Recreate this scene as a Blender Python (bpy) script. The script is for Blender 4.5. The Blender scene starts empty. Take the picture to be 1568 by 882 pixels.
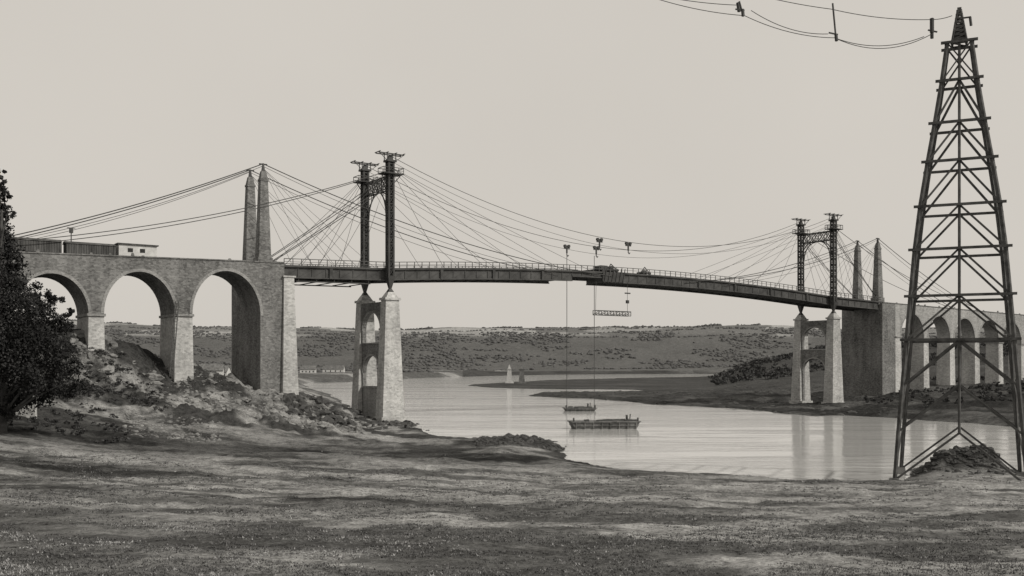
import bpy, math, random
import numpy as np
from mathutils import Vector
random.seed(7); rng=np.random.default_rng(7)
scene=bpy.context.scene
H=12.0; F=1500.0
# ------------------------------------------------------------ bridge frame
P0=np.array([-25.9,208.0]); D=np.array([0.823,0.568]); D/=np.linalg.norm(D); C=np.array([-D[1],D[0]])
L=147.9
def W(t,s,z): 
    p=P0+D*t+C*s
    return (p[0],p[1],z)
def I(x,y,z): return (x,y,z)
def pixel_pos(u,v,Y):           # world position of image pixel u,v at depth Y from the camera
    return ((u-784)/F*Y, Y, H-(v-560)*Y/F)
def shore(u,v):            # point on the water surface at image pixel u,v
    Y=F*H/(v-560); return ((u-784)/F*Y, Y)
def tb(u,v,s):             # image pixel u,v to t,z on the vertical plane of the bridge at offset s
    k=(u-784)/F; x0,y0=P0+C*s
    t=(k*y0-x0)/(D[0]-k*D[1]); Y=y0+D[1]*t
    return t,H+(560-v)*Y/F
# ------------------------------------------------------------ helpers
def hsh(ix,iy,seed):
    h=np.sin(ix*127.1+iy*311.7+seed*74.7)*43758.5453
    return h-np.floor(h)
def vnoise(x,y,seed=0):
    ix=np.floor(x);iy=np.floor(y);fx=x-ix;fy=y-iy
    fx=fx*fx*(3-2*fx);fy=fy*fy*(3-2*fy)
    a=hsh(ix,iy,seed);b=hsh(ix+1,iy,seed);c=hsh(ix,iy+1,seed);d=hsh(ix+1,iy+1,seed)
    return (a*(1-fx)+b*fx)*(1-fy)+(c*(1-fx)+d*fx)*fy
def fbm(x,y,o=4,seed=0):
    r=0;a=.5;n=0
    for i in range(o):
        r=r+a*vnoise(x,y,seed+i*3);n+=a;a*=.5;x,y=x*1.62+y*1.2+11.3,y*1.62-x*1.2+5.1
    return r/n
def ss(a,b,x):
    t=np.clip((x-a)/(b-a),0,1);return t*t*(3-2*t)
class MB:
    def __init__(s,f=I): s.v=[];s.f=[];s.tr=f
    def vert(s,p): s.v.append(s.tr(*p));return len(s.v)-1
    def face(s,*pts): s.f.append([s.vert(p) for p in pts])
    def hexa(s,b,t):
        i=[s.vert(p) for p in b]; j=[s.vert(p) for p in t]
        s.f.append(i[::-1]); s.f.append(j)
        for k in range(4):
            n=(k+1)%4; s.f.append([i[k],i[n],j[n],j[k]])
    def box(s,a0,a1,b0,b1,z0,z1):
        s.hexa([(a0,b0,z0),(a1,b0,z0),(a1,b1,z0),(a0,b1,z0)],[(a0,b0,z1),(a1,b0,z1),(a1,b1,z1),(a0,b1,z1)])
    def frus(s,a,b,z0,z1,wa0,wb0,wa1,wb1):
        s.hexa([(a-wa0/2,b-wb0/2,z0),(a+wa0/2,b-wb0/2,z0),(a+wa0/2,b+wb0/2,z0),(a-wa0/2,b+wb0/2,z0)],
               [(a-wa1/2,b-wb1/2,z1),(a+wa1/2,b-wb1/2,z1),(a+wa1/2,b+wb1/2,z1),(a-wa1/2,b+wb1/2,z1)])
    def beam(s,p,q,w,h=None):
        h=h or w
        p=Vector(s.tr(*p));q=Vector(s.tr(*q));d=(q-p)
        if d.length<1e-6:return
        d.normalize();up=Vector((0,0,1)) if abs(d.z)<.95 else Vector((D[0],D[1],0))
        x=d.cross(up).normalized()*w/2;y=x.cross(d).normalized()*h/2
        n=len(s.v)
        for c in (p,q):
            for a,b in ((-1,-1),(1,-1),(1,1),(-1,1)):
                s.v.append(tuple(c+x*a+y*b))
        s.f+= [[n+3,n+2,n+1,n],[n+4,n+5,n+6,n+7]]+[[n+k,n+(k+1)%4,n+4+(k+1)%4,n+4+k] for k in range(4)]
    def tube(s,pts,r,n=5):
        P=[Vector(s.tr(*p)) for p in pts];b=len(s.v)
        for i,p in enumerate(P):
            d=(P[min(i+1,len(P)-1)]-P[max(i-1,0)]).normalized()
            up=Vector((0,0,1)) if abs(d.z)<.95 else Vector((1,0,0))
            x=d.cross(up).normalized();y=x.cross(d)
            rr=r[i] if isinstance(r,(list,tuple)) else r
            for k in range(n):
                a=2*math.pi*k/n;s.v.append(tuple(p+x*rr*math.cos(a)+y*rr*math.sin(a)))
        for i in range(len(P)-1):
            for k in range(n):
                s.f.append([b+i*n+k,b+i*n+(k+1)%n,b+(i+1)*n+(k+1)%n,b+(i+1)*n+k])
        s.f.append([b+k for k in range(n)][::-1]);s.f.append([b+(len(P)-1)*n+k for k in range(n)])
    def arch(s,a0,a1,zs,rise,zt0,zt1,b0,b1,axis='t',n=20):
        def q(a,b,z): return (a,b,z) if axis=='t' else (b,a,z)
        c=(a0+a1)/2;r=(a1-a0)/2
        A=[]
        for i in range(n+1):
            th=math.pi*(1-i/n);a=c+r*math.cos(th);A.append((a,zs+rise*math.sin(th),zt0+(zt1-zt0)*(a-a0)/(a1-a0)))
        for i in range(n):
            x0,z0,t0=A[i];x1,z1,t1=A[i+1]
            s.face(q(x0,b0,z0),q(x1,b0,z1),q(x1,b0,t1),q(x0,b0,t0))
            s.face(q(x0,b1,t0),q(x1,b1,t1),q(x1,b1,z1),q(x0,b1,z0))
            s.face(q(x0,b1,z0),q(x1,b1,z1),q(x1,b0,z1),q(x0,b0,z0))
            s.face(q(x0,b0,t0),q(x1,b0,t1),q(x1,b1,t1),q(x0,b1,t0))
    def ring(s,a0,a1,zs,rise,w,b0,b1,axis='t',n=20):
        def q(a,b,z): return (a,b,z) if axis=='t' else (b,a,z)
        c=(a0+a1)/2;r=(a1-a0)/2
        pr=[]
        for i in range(n+1):
            th=math.pi*(1-i/n)
            pr.append(((c+r*math.cos(th),zs+rise*math.sin(th)),(c+(r+w)*math.cos(th),zs+(rise+w)*math.sin(th))))
        for i in range(n):
            (i0,o0),(i1,o1)=pr[i],pr[i+1]
            s.face(q(i0[0],b0,i0[1]),q(i1[0],b0,i1[1]),q(o1[0],b0,o1[1]),q(o0[0],b0,o0[1]))
            s.face(q(o0[0],b0,o0[1]),q(o1[0],b0,o1[1]),q(o1[0],b1,o1[1]),q(o0[0],b1,o0[1]))
            s.face(q(i1[0],b0,i1[1]),q(i0[0],b0,i0[1]),q(i0[0],b1,i0[1]),q(i1[0],b1,i1[1]))
    def obj(s,name,mat,parent=None,fix=True,smooth=False):
        me=bpy.data.meshes.new(name);me.from_pydata(s.v,[],s.f);me.update()
        if fix:
            import bmesh
            bm=bmesh.new();bm.from_mesh(me);bmesh.ops.remove_doubles(bm,verts=bm.verts,dist=.0005)
            bmesh.ops.recalc_face_normals(bm,faces=bm.faces);bm.to_mesh(me);bm.free()
        o=bpy.data.objects.new(name,me);scene.collection.objects.link(o)
        if smooth:
            me.polygons.foreach_set('use_smooth',[True]*len(me.polygons))
        me.materials.append(mat)
        if parent:o.parent=parent
        return o
def empty(name):
    e=bpy.data.objects.new(name,None);scene.collection.objects.link(e);return e
def np_mesh(name,V,Fq,mat,tone=None,smooth=False):
    me=bpy.data.meshes.new(name);k=Fq.shape[1]
    me.vertices.add(len(V));me.vertices.foreach_set('co',V.astype(np.float32).ravel())
    me.loops.add(Fq.size);me.loops.foreach_set('vertex_index',Fq.astype(np.int32).ravel())
    me.polygons.add(len(Fq));me.polygons.foreach_set('loop_start',np.arange(0,Fq.size,k,dtype=np.int32))
    me.polygons.foreach_set('loop_total',np.full(len(Fq),k,dtype=np.int32))
    me.polygons.foreach_set('use_smooth',np.full(len(Fq),smooth))
    me.update(calc_edges=True)
    if tone is not None:
        at=me.attributes.new('tone','FLOAT','POINT');at.data.foreach_set('value',tone.astype(np.float32))
    me.validate()
    o=bpy.data.objects.new(name,me);scene.collection.objects.link(o);me.materials.append(mat);return o
# ------------------------------------------------------------ materials
def nmat(name):
    m=bpy.data.materials.new(name);m.use_nodes=True;nt=m.node_tree
    return m,nt,nt.nodes['Principled BSDF']
def mth(nt,op,a,b=None):
    n=nt.nodes.new('ShaderNodeMath');n.operation=op
    for i,x in enumerate((a,b)):
        if x is None:continue
        if isinstance(x,(int,float)):n.inputs[i].default_value=x
        else:nt.links.new(x,n.inputs[i])
    return n.outputs[0]
def noise(nt,scale,detail=4,vec=None,stretch=None,rough=.6):
    tc=nt.nodes.new('ShaderNodeTexCoord');o=tc.outputs['Object']
    if stretch:
        mp=nt.nodes.new('ShaderNodeMapping');mp.inputs['Scale'].default_value=stretch;nt.links.new(o,mp.inputs[0]);o=mp.outputs[0]
    n=nt.nodes.new('ShaderNodeTexNoise');n.inputs['Scale'].default_value=scale;n.inputs['Detail'].default_value=detail
    n.inputs['Roughness'].default_value=rough
    nt.links.new(o,n.inputs['Vector']);return n.outputs['Fac']
def ramp(nt,fac,stops):
    r=nt.nodes.new('ShaderNodeValToRGB');e=r.color_ramp.elements
    while len(e)<len(stops):e.new(.5)
    for i,(p,c) in enumerate(stops):
        e[i].position=p;e[i].color=(c,c,c*.98,1)
    nt.links.new(fac,r.inputs[0]);return r.outputs[0]
def bump(nt,b,h,st,dist=.1):
    n=nt.nodes.new('ShaderNodeBump');n.inputs['Strength'].default_value=st;n.inputs['Distance'].default_value=dist
    nt.links.new(h,n.inputs['Height']);nt.links.new(n.outputs[0],b.inputs['Normal'])
def simple(name,lo,hi,scale=1.0,rough=.85,bst=.3,stretch=None,bd=.05):
    m,nt,b=nmat(name);f=noise(nt,scale,5,stretch=stretch)
    nt.links.new(ramp(nt,f,[(.3,lo),(.7,hi)]),b.inputs['Base Color']);b.inputs['Roughness'].default_value=rough
    b.inputs['Specular IOR Level'].default_value=.2
    bump(nt,b,f,bst,bd);return m
def stone(name,lo,hi,block=1.3):
    m,nt,b=nmat(name)
    big=noise(nt,.12,4);streak=noise(nt,.5,4,stretch=(1,1,.12));fine=noise(nt,2.5,5)
    tc=nt.nodes.new('ShaderNodeTexCoord')
    vo=nt.nodes.new('ShaderNodeTexVoronoi');vo.inputs['Scale'].default_value=block
    mp=nt.nodes.new('ShaderNodeMapping');mp.inputs['Scale'].default_value=(1,1,1.9);nt.links.new(tc.outputs['Object'],mp.inputs[0])
    nt.links.new(mp.outputs[0],vo.inputs['Vector'])
    bw=nt.nodes.new('ShaderNodeRGBToBW');nt.links.new(vo.outputs['Color'],bw.inputs[0])
    x=mth(nt,'ADD',mth(nt,'MULTIPLY',big,.3),mth(nt,'MULTIPLY',streak,.3))
    x=mth(nt,'ADD',x,mth(nt,'MULTIPLY',fine,.2));x=mth(nt,'ADD',x,mth(nt,'MULTIPLY',bw.outputs[0],.2))
    nt.links.new(ramp(nt,x,[(.36,lo),(.64,hi)]),b.inputs['Base Color'])
    b.inputs['Roughness'].default_value=.9;b.inputs['Specular IOR Level'].default_value=.15
    hh=mth(nt,'ADD',mth(nt,'MULTIPLY',bw.outputs[0],.6),fine)
    bump(nt,b,hh,.6,.14);return m
M_mas=stone('rubble_masonry',.07,.26,2.0)
M_ash=stone('ashlar_stone',.24,.54,1.6)
M_pale=stone('pale_masonry',.2,.42,1.6)
M_dark=stone('weathered_masonry',.07,.2)
M_ring=stone('voussoir_stone',.16,.36,2.5)
M_steel=simple('painted_steel',.03,.075,.6,.6)
M_deck=simple('deck_steel',.035,.095,.35,.7,.2)
M_rail=simple('railing_steel',.06,.12,1.)
M_cable=simple('wire_cable',.05,.09,1.)
M_timber=simple('tarred_timber',.035,.11,1.2,.85,.4)
M_plank=simple('weathered_planks',.04,.12,1.5,.9,.4,stretch=(1,1,.2))
M_white=simple('whitewash',.4,.62,.8)
M_rock=simple('rock',.045,.27,.7,.95,.8,bd=.15)
M_wet=simple('wet_rock',.025,.085,1.1,.7,.9,bd=.2)
M_glass=simple('dark_opening',.02,.04,1.)
def tonemat(name):
    m,nt,b=nmat(name)
    a=nt.nodes.new('ShaderNodeAttribute');a.attribute_name='tone'
    f1=noise(nt,1.1,6,rough=.75);f2=noise(nt,.23,5,stretch=(.6,1.6,1));f3=noise(nt,5.5,4,rough=.8)
    k=mth(nt,'ADD',mth(nt,'MULTIPLY',f1,1.2),mth(nt,'MULTIPLY',f2,.7));k=mth(nt,'ADD',k,mth(nt,'MULTIPLY',f3,1.3))
    k=mth(nt,'MAXIMUM',mth(nt,'SUBTRACT',mth(nt,'MULTIPLY',k,2.5),3.0),.2)
    v=mth(nt,'MULTIPLY',a.outputs['Fac'],k);v=mth(nt,'MINIMUM',v,.6)
    cc=nt.nodes.new('ShaderNodeCombineColor')
    nt.links.new(v,cc.inputs[0]);nt.links.new(v,cc.inputs[1]);nt.links.new(mth(nt,'MULTIPLY',v,.98),cc.inputs[2])
    nt.links.new(cc.outputs[0],b.inputs['Base Color']);b.inputs['Roughness'].default_value=1;b.inputs['Specular IOR Level'].default_value=.05
    hh=mth(nt,'ADD',f1,mth(nt,'MULTIPLY',f3,.5));bump(nt,b,hh,.9,.22)
    return m
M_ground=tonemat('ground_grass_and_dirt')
def attrmat(name):
    m,nt,b=nmat(name);a=nt.nodes.new('ShaderNodeAttribute');a.attribute_name='tone'
    cc=nt.nodes.new('ShaderNodeCombineColor')
    for i in range(3):nt.links.new(a.outputs['Fac'],cc.inputs[i])
    nt.links.new(cc.outputs[0],b.inputs['Base Color']);b.inputs['Roughness'].default_value=.9;b.inputs['Specular IOR Level'].default_value=.1
    return m
M_leaf=attrmat('foliage');M_grass=attrmat('grass_blades')
m,nt,b=nmat('river_water')
b.inputs['Base Color'].default_value=(.48,.48,.47,1);b.inputs['Roughness'].default_value=.09;b.inputs['IOR'].default_value=1.5
w1=noise(nt,.35,4,stretch=(.5,1.6,1));w2=noise(nt,2.2,3,stretch=(.5,1.4,1));w3=noise(nt,.03,4,stretch=(.5,2.2,1))
amp=mth(nt,'MAXIMUM',mth(nt,'MULTIPLY',mth(nt,'SUBTRACT',w3,.42),6.0),.15);amp=mth(nt,'MINIMUM',amp,1.0)
bump(nt,b,mth(nt,'MULTIPLY',mth(nt,'ADD',w1,mth(nt,'MULTIPLY',w2,.25)),amp),.25,.35)
M_water=m
# ------------------------------------------------------------ terrain
wp=[(2600,752),(1800,745),(1650,741),(1600,735),(1560,722),(1530,713),(1480,708),(1430,709),(1398,719),(1380,736),(1290,737),(1210,734),(1140,729),(1080,726),(1010,722),(950,718),(900,711),(868,703),(862,694),(858,686),(838,677),(800,674),(750,675),(700,673),(660,668),(640,656),(628,648),(585,644),(548,641),(540,628),(520,612),(495,602),(470,593),(458,588)]
wp+=[(480,586),(535,585),(580,582),(620,580),(700,577.2),(780,575),(860,573.6),(1000,572.6),(1120,572.4)]
wp+=[(1118,575),(1100,576.5),(1060,577.5),(1000,578.6),(940,579.8),(900,581),(850,582.5),(800,585),(760,587),(715,590.5),(750,593.5),(800,595.2),(880,596),(960,596.5),(1000,598.2),(960,600.8),(900,602.5),(850,604),(805,606),(860,609.5),(900,610),(930,613),(965,615),(1000,619),(1060,622),(1130,626),(1170,629),(1200,634),(1250,637),(1290,636),(1380,641),(1480,648),(1568,655),(1800,668),(2600,690)]
WP=np.array([shore(u,v) for u,v in wp])
def signed(X,Y):
    d=np.full(X.shape,1e9);ins=np.zeros(X.shape,bool);n=len(WP)
    for i in range(n):
        ax,ay=WP[i];bx,by=WP[(i+1)%n];ex,ey=bx-ax,by-ay
        t=np.clip(((X-ax)*ex+(Y-ay)*ey)/(ex*ex+ey*ey),0,1)
        d=np.minimum(d,np.hypot(X-ax-t*ex,Y-ay-t*ey))
        c=((ay>Y)!=(by>Y))&(X<(bx-ax)*(Y-ay)/((by-ay) if by!=ay else 1e-9)+ax);ins^=c
    return np.where(ins,-d,d)
cp=[]
for u in (-600,0,400,784,1200,1568,2300):
    cp.append(((u-784)/F*30,30,5.3+(-.0004*(u-784) if u<784 else 0)))
    cp.append(((u-784)/F*60,60,3.1+(-.0012*(u-784) if u<784 else 0)))
cp+=[(0,0,10.1),(0,9,8.6),(-12,6,8.8),(12,6,8.8),(0,18,6.6),(-12,18,6.8),(12,18,6.6),(-60,0,9),(60,0,8),(0,-60,12)]
cp+=[((u-784)/F*96,96,.9) for u in (900,1100,1300,1500,1900)]
cp+=[pixel_pos(*a) for a in [(0,645,120),(100,610,150),(0,600,140),(160,562,172),(148,524,176),(100,545,170),(281,579,184),(215,560,180),(390,594,192),(440,608,195),(250,603,165),(350,612,180),(300,642,150),
 (450,642,170),(545,648,195),(600,652,200),(200,690,110),(500,690,128),(700,697,118),(30,545,162),(-200,520,150),(-400,470,150),(300,575,300),(320,578,230),(200,552,230),(60,540,260),(100,560,300),(-300,520,300),
 (400,585,400),(300,575,500),(100,560,500),(440,584,600),(1120,582,600),(960,593,520),(850,592,550),(1100,600,380),(1180,605,330),(950,604,365),(1180,558,600),(1300,542,600),(1500,528,600),(1500,600,300),(1400,602,280),(1568,588,340),
 (1230,618,300),(1280,622,290),(1300,600,340),(1420,590,330),(1800,580,330),(1700,600,260),(1250,585,420),(820,676,150),(480,615,230),(430,600,215)]]
CP=np.array(cp)
def kern(r2): return np.sqrt(r2+12.0**2)
A=kern((CP[:,None,0]-CP[None,:,0])**2+(CP[:,None,1]-CP[None,:,1])**2)
n=len(CP);AA=np.zeros((n+1,n+1));AA[:n,:n]=A;AA[:n,n]=1;AA[n,:n]=1
sol=np.linalg.lstsq(AA,np.append(CP[:,2],0),rcond=None)[0]
def target(X,Y):
    r=np.full(X.shape,sol[n])
    for i in range(n): r=r+sol[i]*kern((X-CP[i,0])**2+(Y-CP[i,1])**2)
    return r
def height(X,Y,full=False):
    X=np.asarray(X,float);Y=np.asarray(Y,float)
    k=X/np.maximum(Y,1)
    low=ss(.25,.19,k)*ss(380,440,Y)*ss(-60,-30,X)*ss(1480,1400,Y)     # low tidal flats and spits
    jit=np.clip(Y/300,.2,1.6)*(1-.8*low)
    sd=signed(X,Y)+(fbm(X/6,Y/6,3,5)-.5)*5*jit
    tg=np.clip(target(X,Y),.5,45)
    lowh=.35+.7*fbm(X/30,Y/30,3,61)**2
    R=90+20*(fbm(X/260,Y/500,4,9)-.5)+np.where(k<-.1,-10,0)*ss(-.1,-.3,k)
    far=3+R*ss(1480,2150,Y)*(1-.5*ss(2300,4500,Y))+6*fbm(X/150,Y/150,3,2)*ss(500,1200,Y)
    far=far+30*ss(0.2,.36,k)*ss(1450,900,Y)
    far=far+ss(-.2,-.5,k)*ss(700,1500,Y)*20
    b=ss(560,1000,Y);tg=tg*(1-b)+far*b
    tg=tg*(1-low)+low*lowh
    kk=np.where(Y<140,.12,.3)+np.where(Y>700,.1,0)
    rug=np.clip(sd/8,0,1)
    nz=(fbm(X/9,Y/9,5,1)-.5)*1.3*ss(20,70,Y)*rug*np.where(Y>110,1.2,.5)
    nz=nz+(fbm(X/1.3,Y/1.3,3,21)-.5)*.3*rug
    nz=nz+(fbm(X/4,Y/2.5,3,22)-.5)*.6*rug*ss(35,60,Y)*ss(260,200,Y)
    nz=nz*(1-.75*low)
    flats=ss(-10,20,X)*ss(215,235,Y)*ss(440,380,Y)
    nz=nz+flats*rug*(fbm(X/5,Y/8,4,55)-.5)*2.2
    rock=ss(-85,-75,X)*ss(-24,-32,X)*ss(140,160,Y)*ss(235,205,Y)
    nz=nz+rock*rug*(np.abs(fbm(X/5,Y/5,5,33)-.5)*5.5-.7+(fbm(X/1.6,Y/1.6,3,34)-.5)*1.0)
    spit=np.exp(-((X-3)/7)**2-((Y-147)/7)**2)
    mound=np.exp(-((X-49.5)/5)**4-((Y-109)/3.2)**2)
    pos=kk*sd
    h=np.where(sd>0,np.minimum(pos,tg)*1.0,-np.minimum(-sd*.25,3)-.05)
    h=h+np.where(sd>0,nz,0)+np.where(sd>0,spit*.8*ss(0,3,sd)+mound*2.3*ss(0,3,sd)*(.6+.8*fbm(X/2,Y/2,3,77)),0)
    h=np.where(sd>0,np.maximum(h,.04),h)
    if full:return h,sd
    return h
th=np.radians(np.concatenate([np.linspace(-110,-38,40,endpoint=False),np.linspace(-38,38,820),np.linspace(38,110,41)[1:]]))
rr=2*np.exp(np.linspace(0,math.log(9000/2),880))
TH,RR=np.meshgrid(th,rr);X=RR*np.sin(TH);Y=RR*np.cos(TH)
Z,SD=height(X,Y,True)
fn=lambda sx,sy,o,s:fbm(X/sx,Y/sy,o,s)
tone=.085+.07*(fn(12,6,4,40)-.5)
streak=ss(.46,.6,fn(22,5,5,41))
dirt=ss(50,66,Y+.12*X)*ss(128,100,Y)*(.12+.8*streak)
dirt=np.maximum(dirt,ss(-5,25,X)*ss(60,80,Y+.1*X)*ss(118,104,Y)*(.45+.6*fn(8,4,4,71)))
dirt=np.maximum(dirt,.95*ss(.46,.6,fn(10,5,4,47))*ss(26,36,Y)*ss(-18,4,X+.25*Y))
dirt=np.maximum(dirt,.9*np.exp(-((Y-62-.10*X-3*np.sin(X/14))/3.2)**2)*ss(.35,.52,fn(9,3,4,74)))
tone=tone+dirt*.17
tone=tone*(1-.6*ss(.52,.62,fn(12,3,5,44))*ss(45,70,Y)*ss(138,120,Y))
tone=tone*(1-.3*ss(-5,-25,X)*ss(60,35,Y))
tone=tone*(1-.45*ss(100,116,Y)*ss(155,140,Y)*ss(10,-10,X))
bank=ss(130,150,Y)*ss(300,240,Y)*ss(10,-25,X)
tone=np.where(bank>0,tone*(1-bank)+bank*(.045+.2*ss(.46,.64,fn(6,6,5,42))*ss(-95,-60,X)),tone)
pale=np.exp(-((X+52)/8)**2-((Y-140)/6)**2);tone=tone+.2*pale*ss(.4,.6,fn(3,3,3,73))
spitm=np.exp(-((X-3)/9)**4-((Y-147)/9)**4);tone=tone*(1-.6*spitm)
wet=ss(3.2,.6,SD);tone=tone*(1-wet)+wet*np.where(Y>115,.045,.11)
mound=np.exp(-((X-49.5)/6)**4-((Y-109)/5)**2);tone=tone*(1-.75*mound)
right=ss(600,300,Y)*ss(150,200,Y)*ss(-10,20,X)
tone=tone*(1-right)+right*(.028+.06*ss(.4,.7,fn(10,14,4,43)))
farm=ss(280,420,Y)
cell=hsh(np.floor(X/210+fn(200,200,2,3)*2),np.floor(Y/110+fn(170,170,2,4)*2),8)
wood=1-ss(66,76,Z+14*(fn(90,90,3,81)-.5))
ft=np.where(Y>1470,(.085+.03*fn(40,60,4,45))*wood+(1-wood)*(.13+.16*ss(.35,.6,cell)),.09+.05*fn(60,60,4,45))  # far hill tones lightened and flattened: aerial haze painted into the ground colour
ft=np.where((Y<1500)&(Z<9)&(X<0),.09+.16*ss(.5,.62,fn(60,30,4,46)),ft)
ft=np.where((Y<1450)&(X>-60)&(X/Y>-.05),.03+.05*fn(25,25,4,49),ft)
tone=tone*(1-farm)+ft*farm
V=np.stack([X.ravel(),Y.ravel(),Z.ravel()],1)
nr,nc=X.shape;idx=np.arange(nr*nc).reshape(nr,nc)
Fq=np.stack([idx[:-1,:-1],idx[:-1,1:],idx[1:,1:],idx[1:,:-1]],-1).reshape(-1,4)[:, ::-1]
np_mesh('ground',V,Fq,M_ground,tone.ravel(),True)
wb=MB();wb.face((-9000,60,0),(9000,60,0),(9000,9000,0),(-9000,9000,0));wb.obj('water',M_water,fix=False)
def hz(x,y): return float(height(np.array([x]),np.array([y]))[0])
# ------------------------------------------------------------ suspension bridge
br=empty('suspension_bridge')
def zd(t):   # underside level of the girders
    if t<0: return 30.2+.028*t
    if t>L: return 30.2-.028*(t-L)
    return 30.2+2.6*4*t*(L-t)/L**2
S0,S1=1.3,10.7
dk=MB(W);T0,T1=-23.2,172.5
def seg(a,b,z0,z1,s0,s1,mb=dk):
    mb.hexa([(a,s0,zd(a)+z0),(b,s0,zd(b)+z0),(b,s1,zd(b)+z0),(a,s1,zd(a)+z0)],[(a,s0,zd(a)+z1),(b,s0,zd(b)+z1),(b,s1,zd(b)+z1),(a,s1,zd(a)+z1)])
t=T0
while t<T1-.1:
    e=min(t+3.05,T1);shallow=47<t<61
    seg(t,e,2.2,2.6,S0-.5,S1+.5)
    lo=1.3 if shallow else .22
    for s in (S0,S1-.0):
        seg(t,e,lo,2.2,s-.06,s+.06);seg(t,e,lo-.24,lo,s-.3,s+.3);seg(t,e,2.08,2.197,s-.32,s-.062)
        dk.beam((t,s-.12,zd(t)+lo),(t,s-.12,zd(t)+2.1),.16)
        if not shallow: dk.beam((t,s-.1,zd(t)+lo),(e,s-.1,zd(e)+2.0),.12)
    dk.box(t-.12,t+.12,S0,S1,zd(t)+lo,zd(t)+2.19)
    t=e
dk.obj('deck',M_deck,br)
db=MB(W)
for t in [tb(u,430,0)[0] for u in (510,680,760,835,1075,1130,1185,1240)]:
    db.box(t-.35,t+.35,S0-.42,S0-.33,zd(t)+.0,zd(t)+2.3)
for s in (S0,S1):
    db.beam((-20.5,s,zd(-20)-.6),(-4,s,zd(-4)-.8),.22)
for t in np.arange(-20,-4,3.9): db.beam((t,S0,zd(t)-.65),(t,S1,zd(t)-.65),.18);db.beam((t,S0,zd(t)-.6),(t,S0,zd(t)+.2),.12)
db.obj('deck_splices',M_steel,br)
rl=MB(W)
for s in (S0-.45,S1+.45):
    t=T0
    while t<T1:
        rl.beam((t,s,zd(t)+2.6),(t,s,zd(t)+3.85),.13);t+=1.85
    tt=np.linspace(T0,T1,60)
    for a,b in zip(tt[:-1],tt[1:]):
        if 59<a<63: continue
        for hh,w in ((3.85,.14),(3.25,.08)):
            rl.beam((a,s,zd(a)+hh),(b,s,zd(b)+hh),w)
rl.obj('railing',M_rail,br)
def lattice(mb,t,s,z0,z1,w,c,step):
    h=w/2
    for a in (-h,h):
        for b in (-h,h): mb.box(t+a-c/2,t+a+c/2,s+b-c/2,s+b+c/2,z0,z1)
    z=z0;f=1
    while z<z1-.01:
        e=min(z+step,z1)
        for a in (-h,h):
            mb.beam((t+a,s-h*f,z),(t+a,s+h*f,e),.12);mb.beam((t-h*f,s+a,z),(t+h*f,s+a,e),.12)
            mb.beam((t+a,s+h*f,z),(t+a,s-h*f,e),.12);mb.beam((t+h*f,s+a,z),(t-h*f,s+a,e),.12)
        for (p,q) in (((-h,-h),(h,-h)),((h,-h),(h,h)),((h,h),(-h,h)),((-h,h),(-h,-h))):
            mb.beam((t+p[0],s+p[1],z),(t+q[0],s+q[1],z),.2)
        z=e;f=-f
    mb.box(t-h+.2,t+h-.2,s-.06,s+.06,z0,z1)
def pylon(name,t,sg):
    mb=MB(W)
    for s in (0,12):
        lattice(mb,t,s,31,55.2,1.1,.38,1.7)
        mb.frus(t,s,28.3,31,.5,.5,1.7,1.7);mb.frus(t,s,27.6,28.3,1.3,1.3,.6,.6)
        mb.box(t-2.2,t+2.6,s-1.5,s+1.5,52.6,52.8)
        for a in np.linspace(-2.1,2.5,5):
            for b_ in (-1.4,1.4): mb.beam((t+a,s+b_,52.8),(t+a,s+b_,53.9),.1)
        for b_ in (-1.4,1.4): mb.beam((t-2.1,s+b_,53.9),(t+2.5,s+b_,53.9),.12);mb.beam((t-2.1,s+b_,53.3),(t+2.5,s+b_,53.3),.08)
        for a in (-2.1,2.5): mb.beam((t+a,s-1.4,53.9),(t+a,s+1.4,53.9),.12)
        for a in (-2.1,2.5): mb.beam((t+a,s,52.6),(t+(.7 if a>0 else -.7),s,50.6),.14)
        mb.box(t-1.1,t+1.1,s-1.0,s+1.0,55.2,55.6)
        mb.frus(t,s,55.6,56.6,1.3,.8,.6,.5)
        for b_ in (-.7,.7): mb.beam((t-3,s+b_,56.9),(t+3,s+b_,56.9),.22)
        for a in (-2.9,-1,1,2.9): mb.beam((t+a,s-1.3,57.1),(t+a,s+1.3,57.1),.14)
        for a in (-1,1): mb.beam((t+a,s-.7,55.5),(t+a,s-.7,56.9),.15);mb.beam((t+a,s+.7,55.5),(t+a,s+.7,56.9),.15)
        mb.beam((t-2.9,s-.7,56.9),(t-1,s-.7,55.4),.1);mb.beam((t+2.9,s-.7,56.9),(t+1,s-.7,55.4),.1)
    for a in (-.6,.6):
        mb.beam((t+a,.6,52.2),(t+a,11.4,52.2),.26);mb.beam((t+a,.6,49.6),(t+a,11.4,49.6),.24)
        x=np.linspace(.8,11.2,6)
        for i in range(5):
            mb.beam((t+a,x[i],49.6),(t+a,x[i+1],52.2),.15);mb.beam((t+a,x[i],52.2),(t+a,x[i+1],49.6),.15);mb.beam((t+a,x[i],49.6),(t+a,x[i],52.2),.13)
        arc=[(.8+ (1-math.cos(q))*4.2, 44.5+5*math.sin(q)) for q in np.linspace(0,math.pi/2,7)]
        for sgn in (0,1):
            pr=None
            for i,(y,z) in enumerate(arc):
                yy=y if not sgn else 12-y
                if pr: mb.beam((t+a,pr[0],pr[1]),(t+a,yy,z),.2)
                if 0<i<6: mb.beam((t+a,yy,z),(t+a,yy if i>2 else (.7 if not sgn else 11.3),49.6 if i>2 else z),.11)
                pr=(yy,z)
        mb.beam((t+a,.7,46.6),(t+a,3.4,49.6),.12);mb.beam((t+a,11.3,46.6),(t+a,8.6,49.6),.12)
    for y in np.linspace(.8,11.2,6): mb.beam((t-.7,y,52.2),(t+.7,y,52.2),.15)
    mb.obj(name,M_steel,br)
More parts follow.
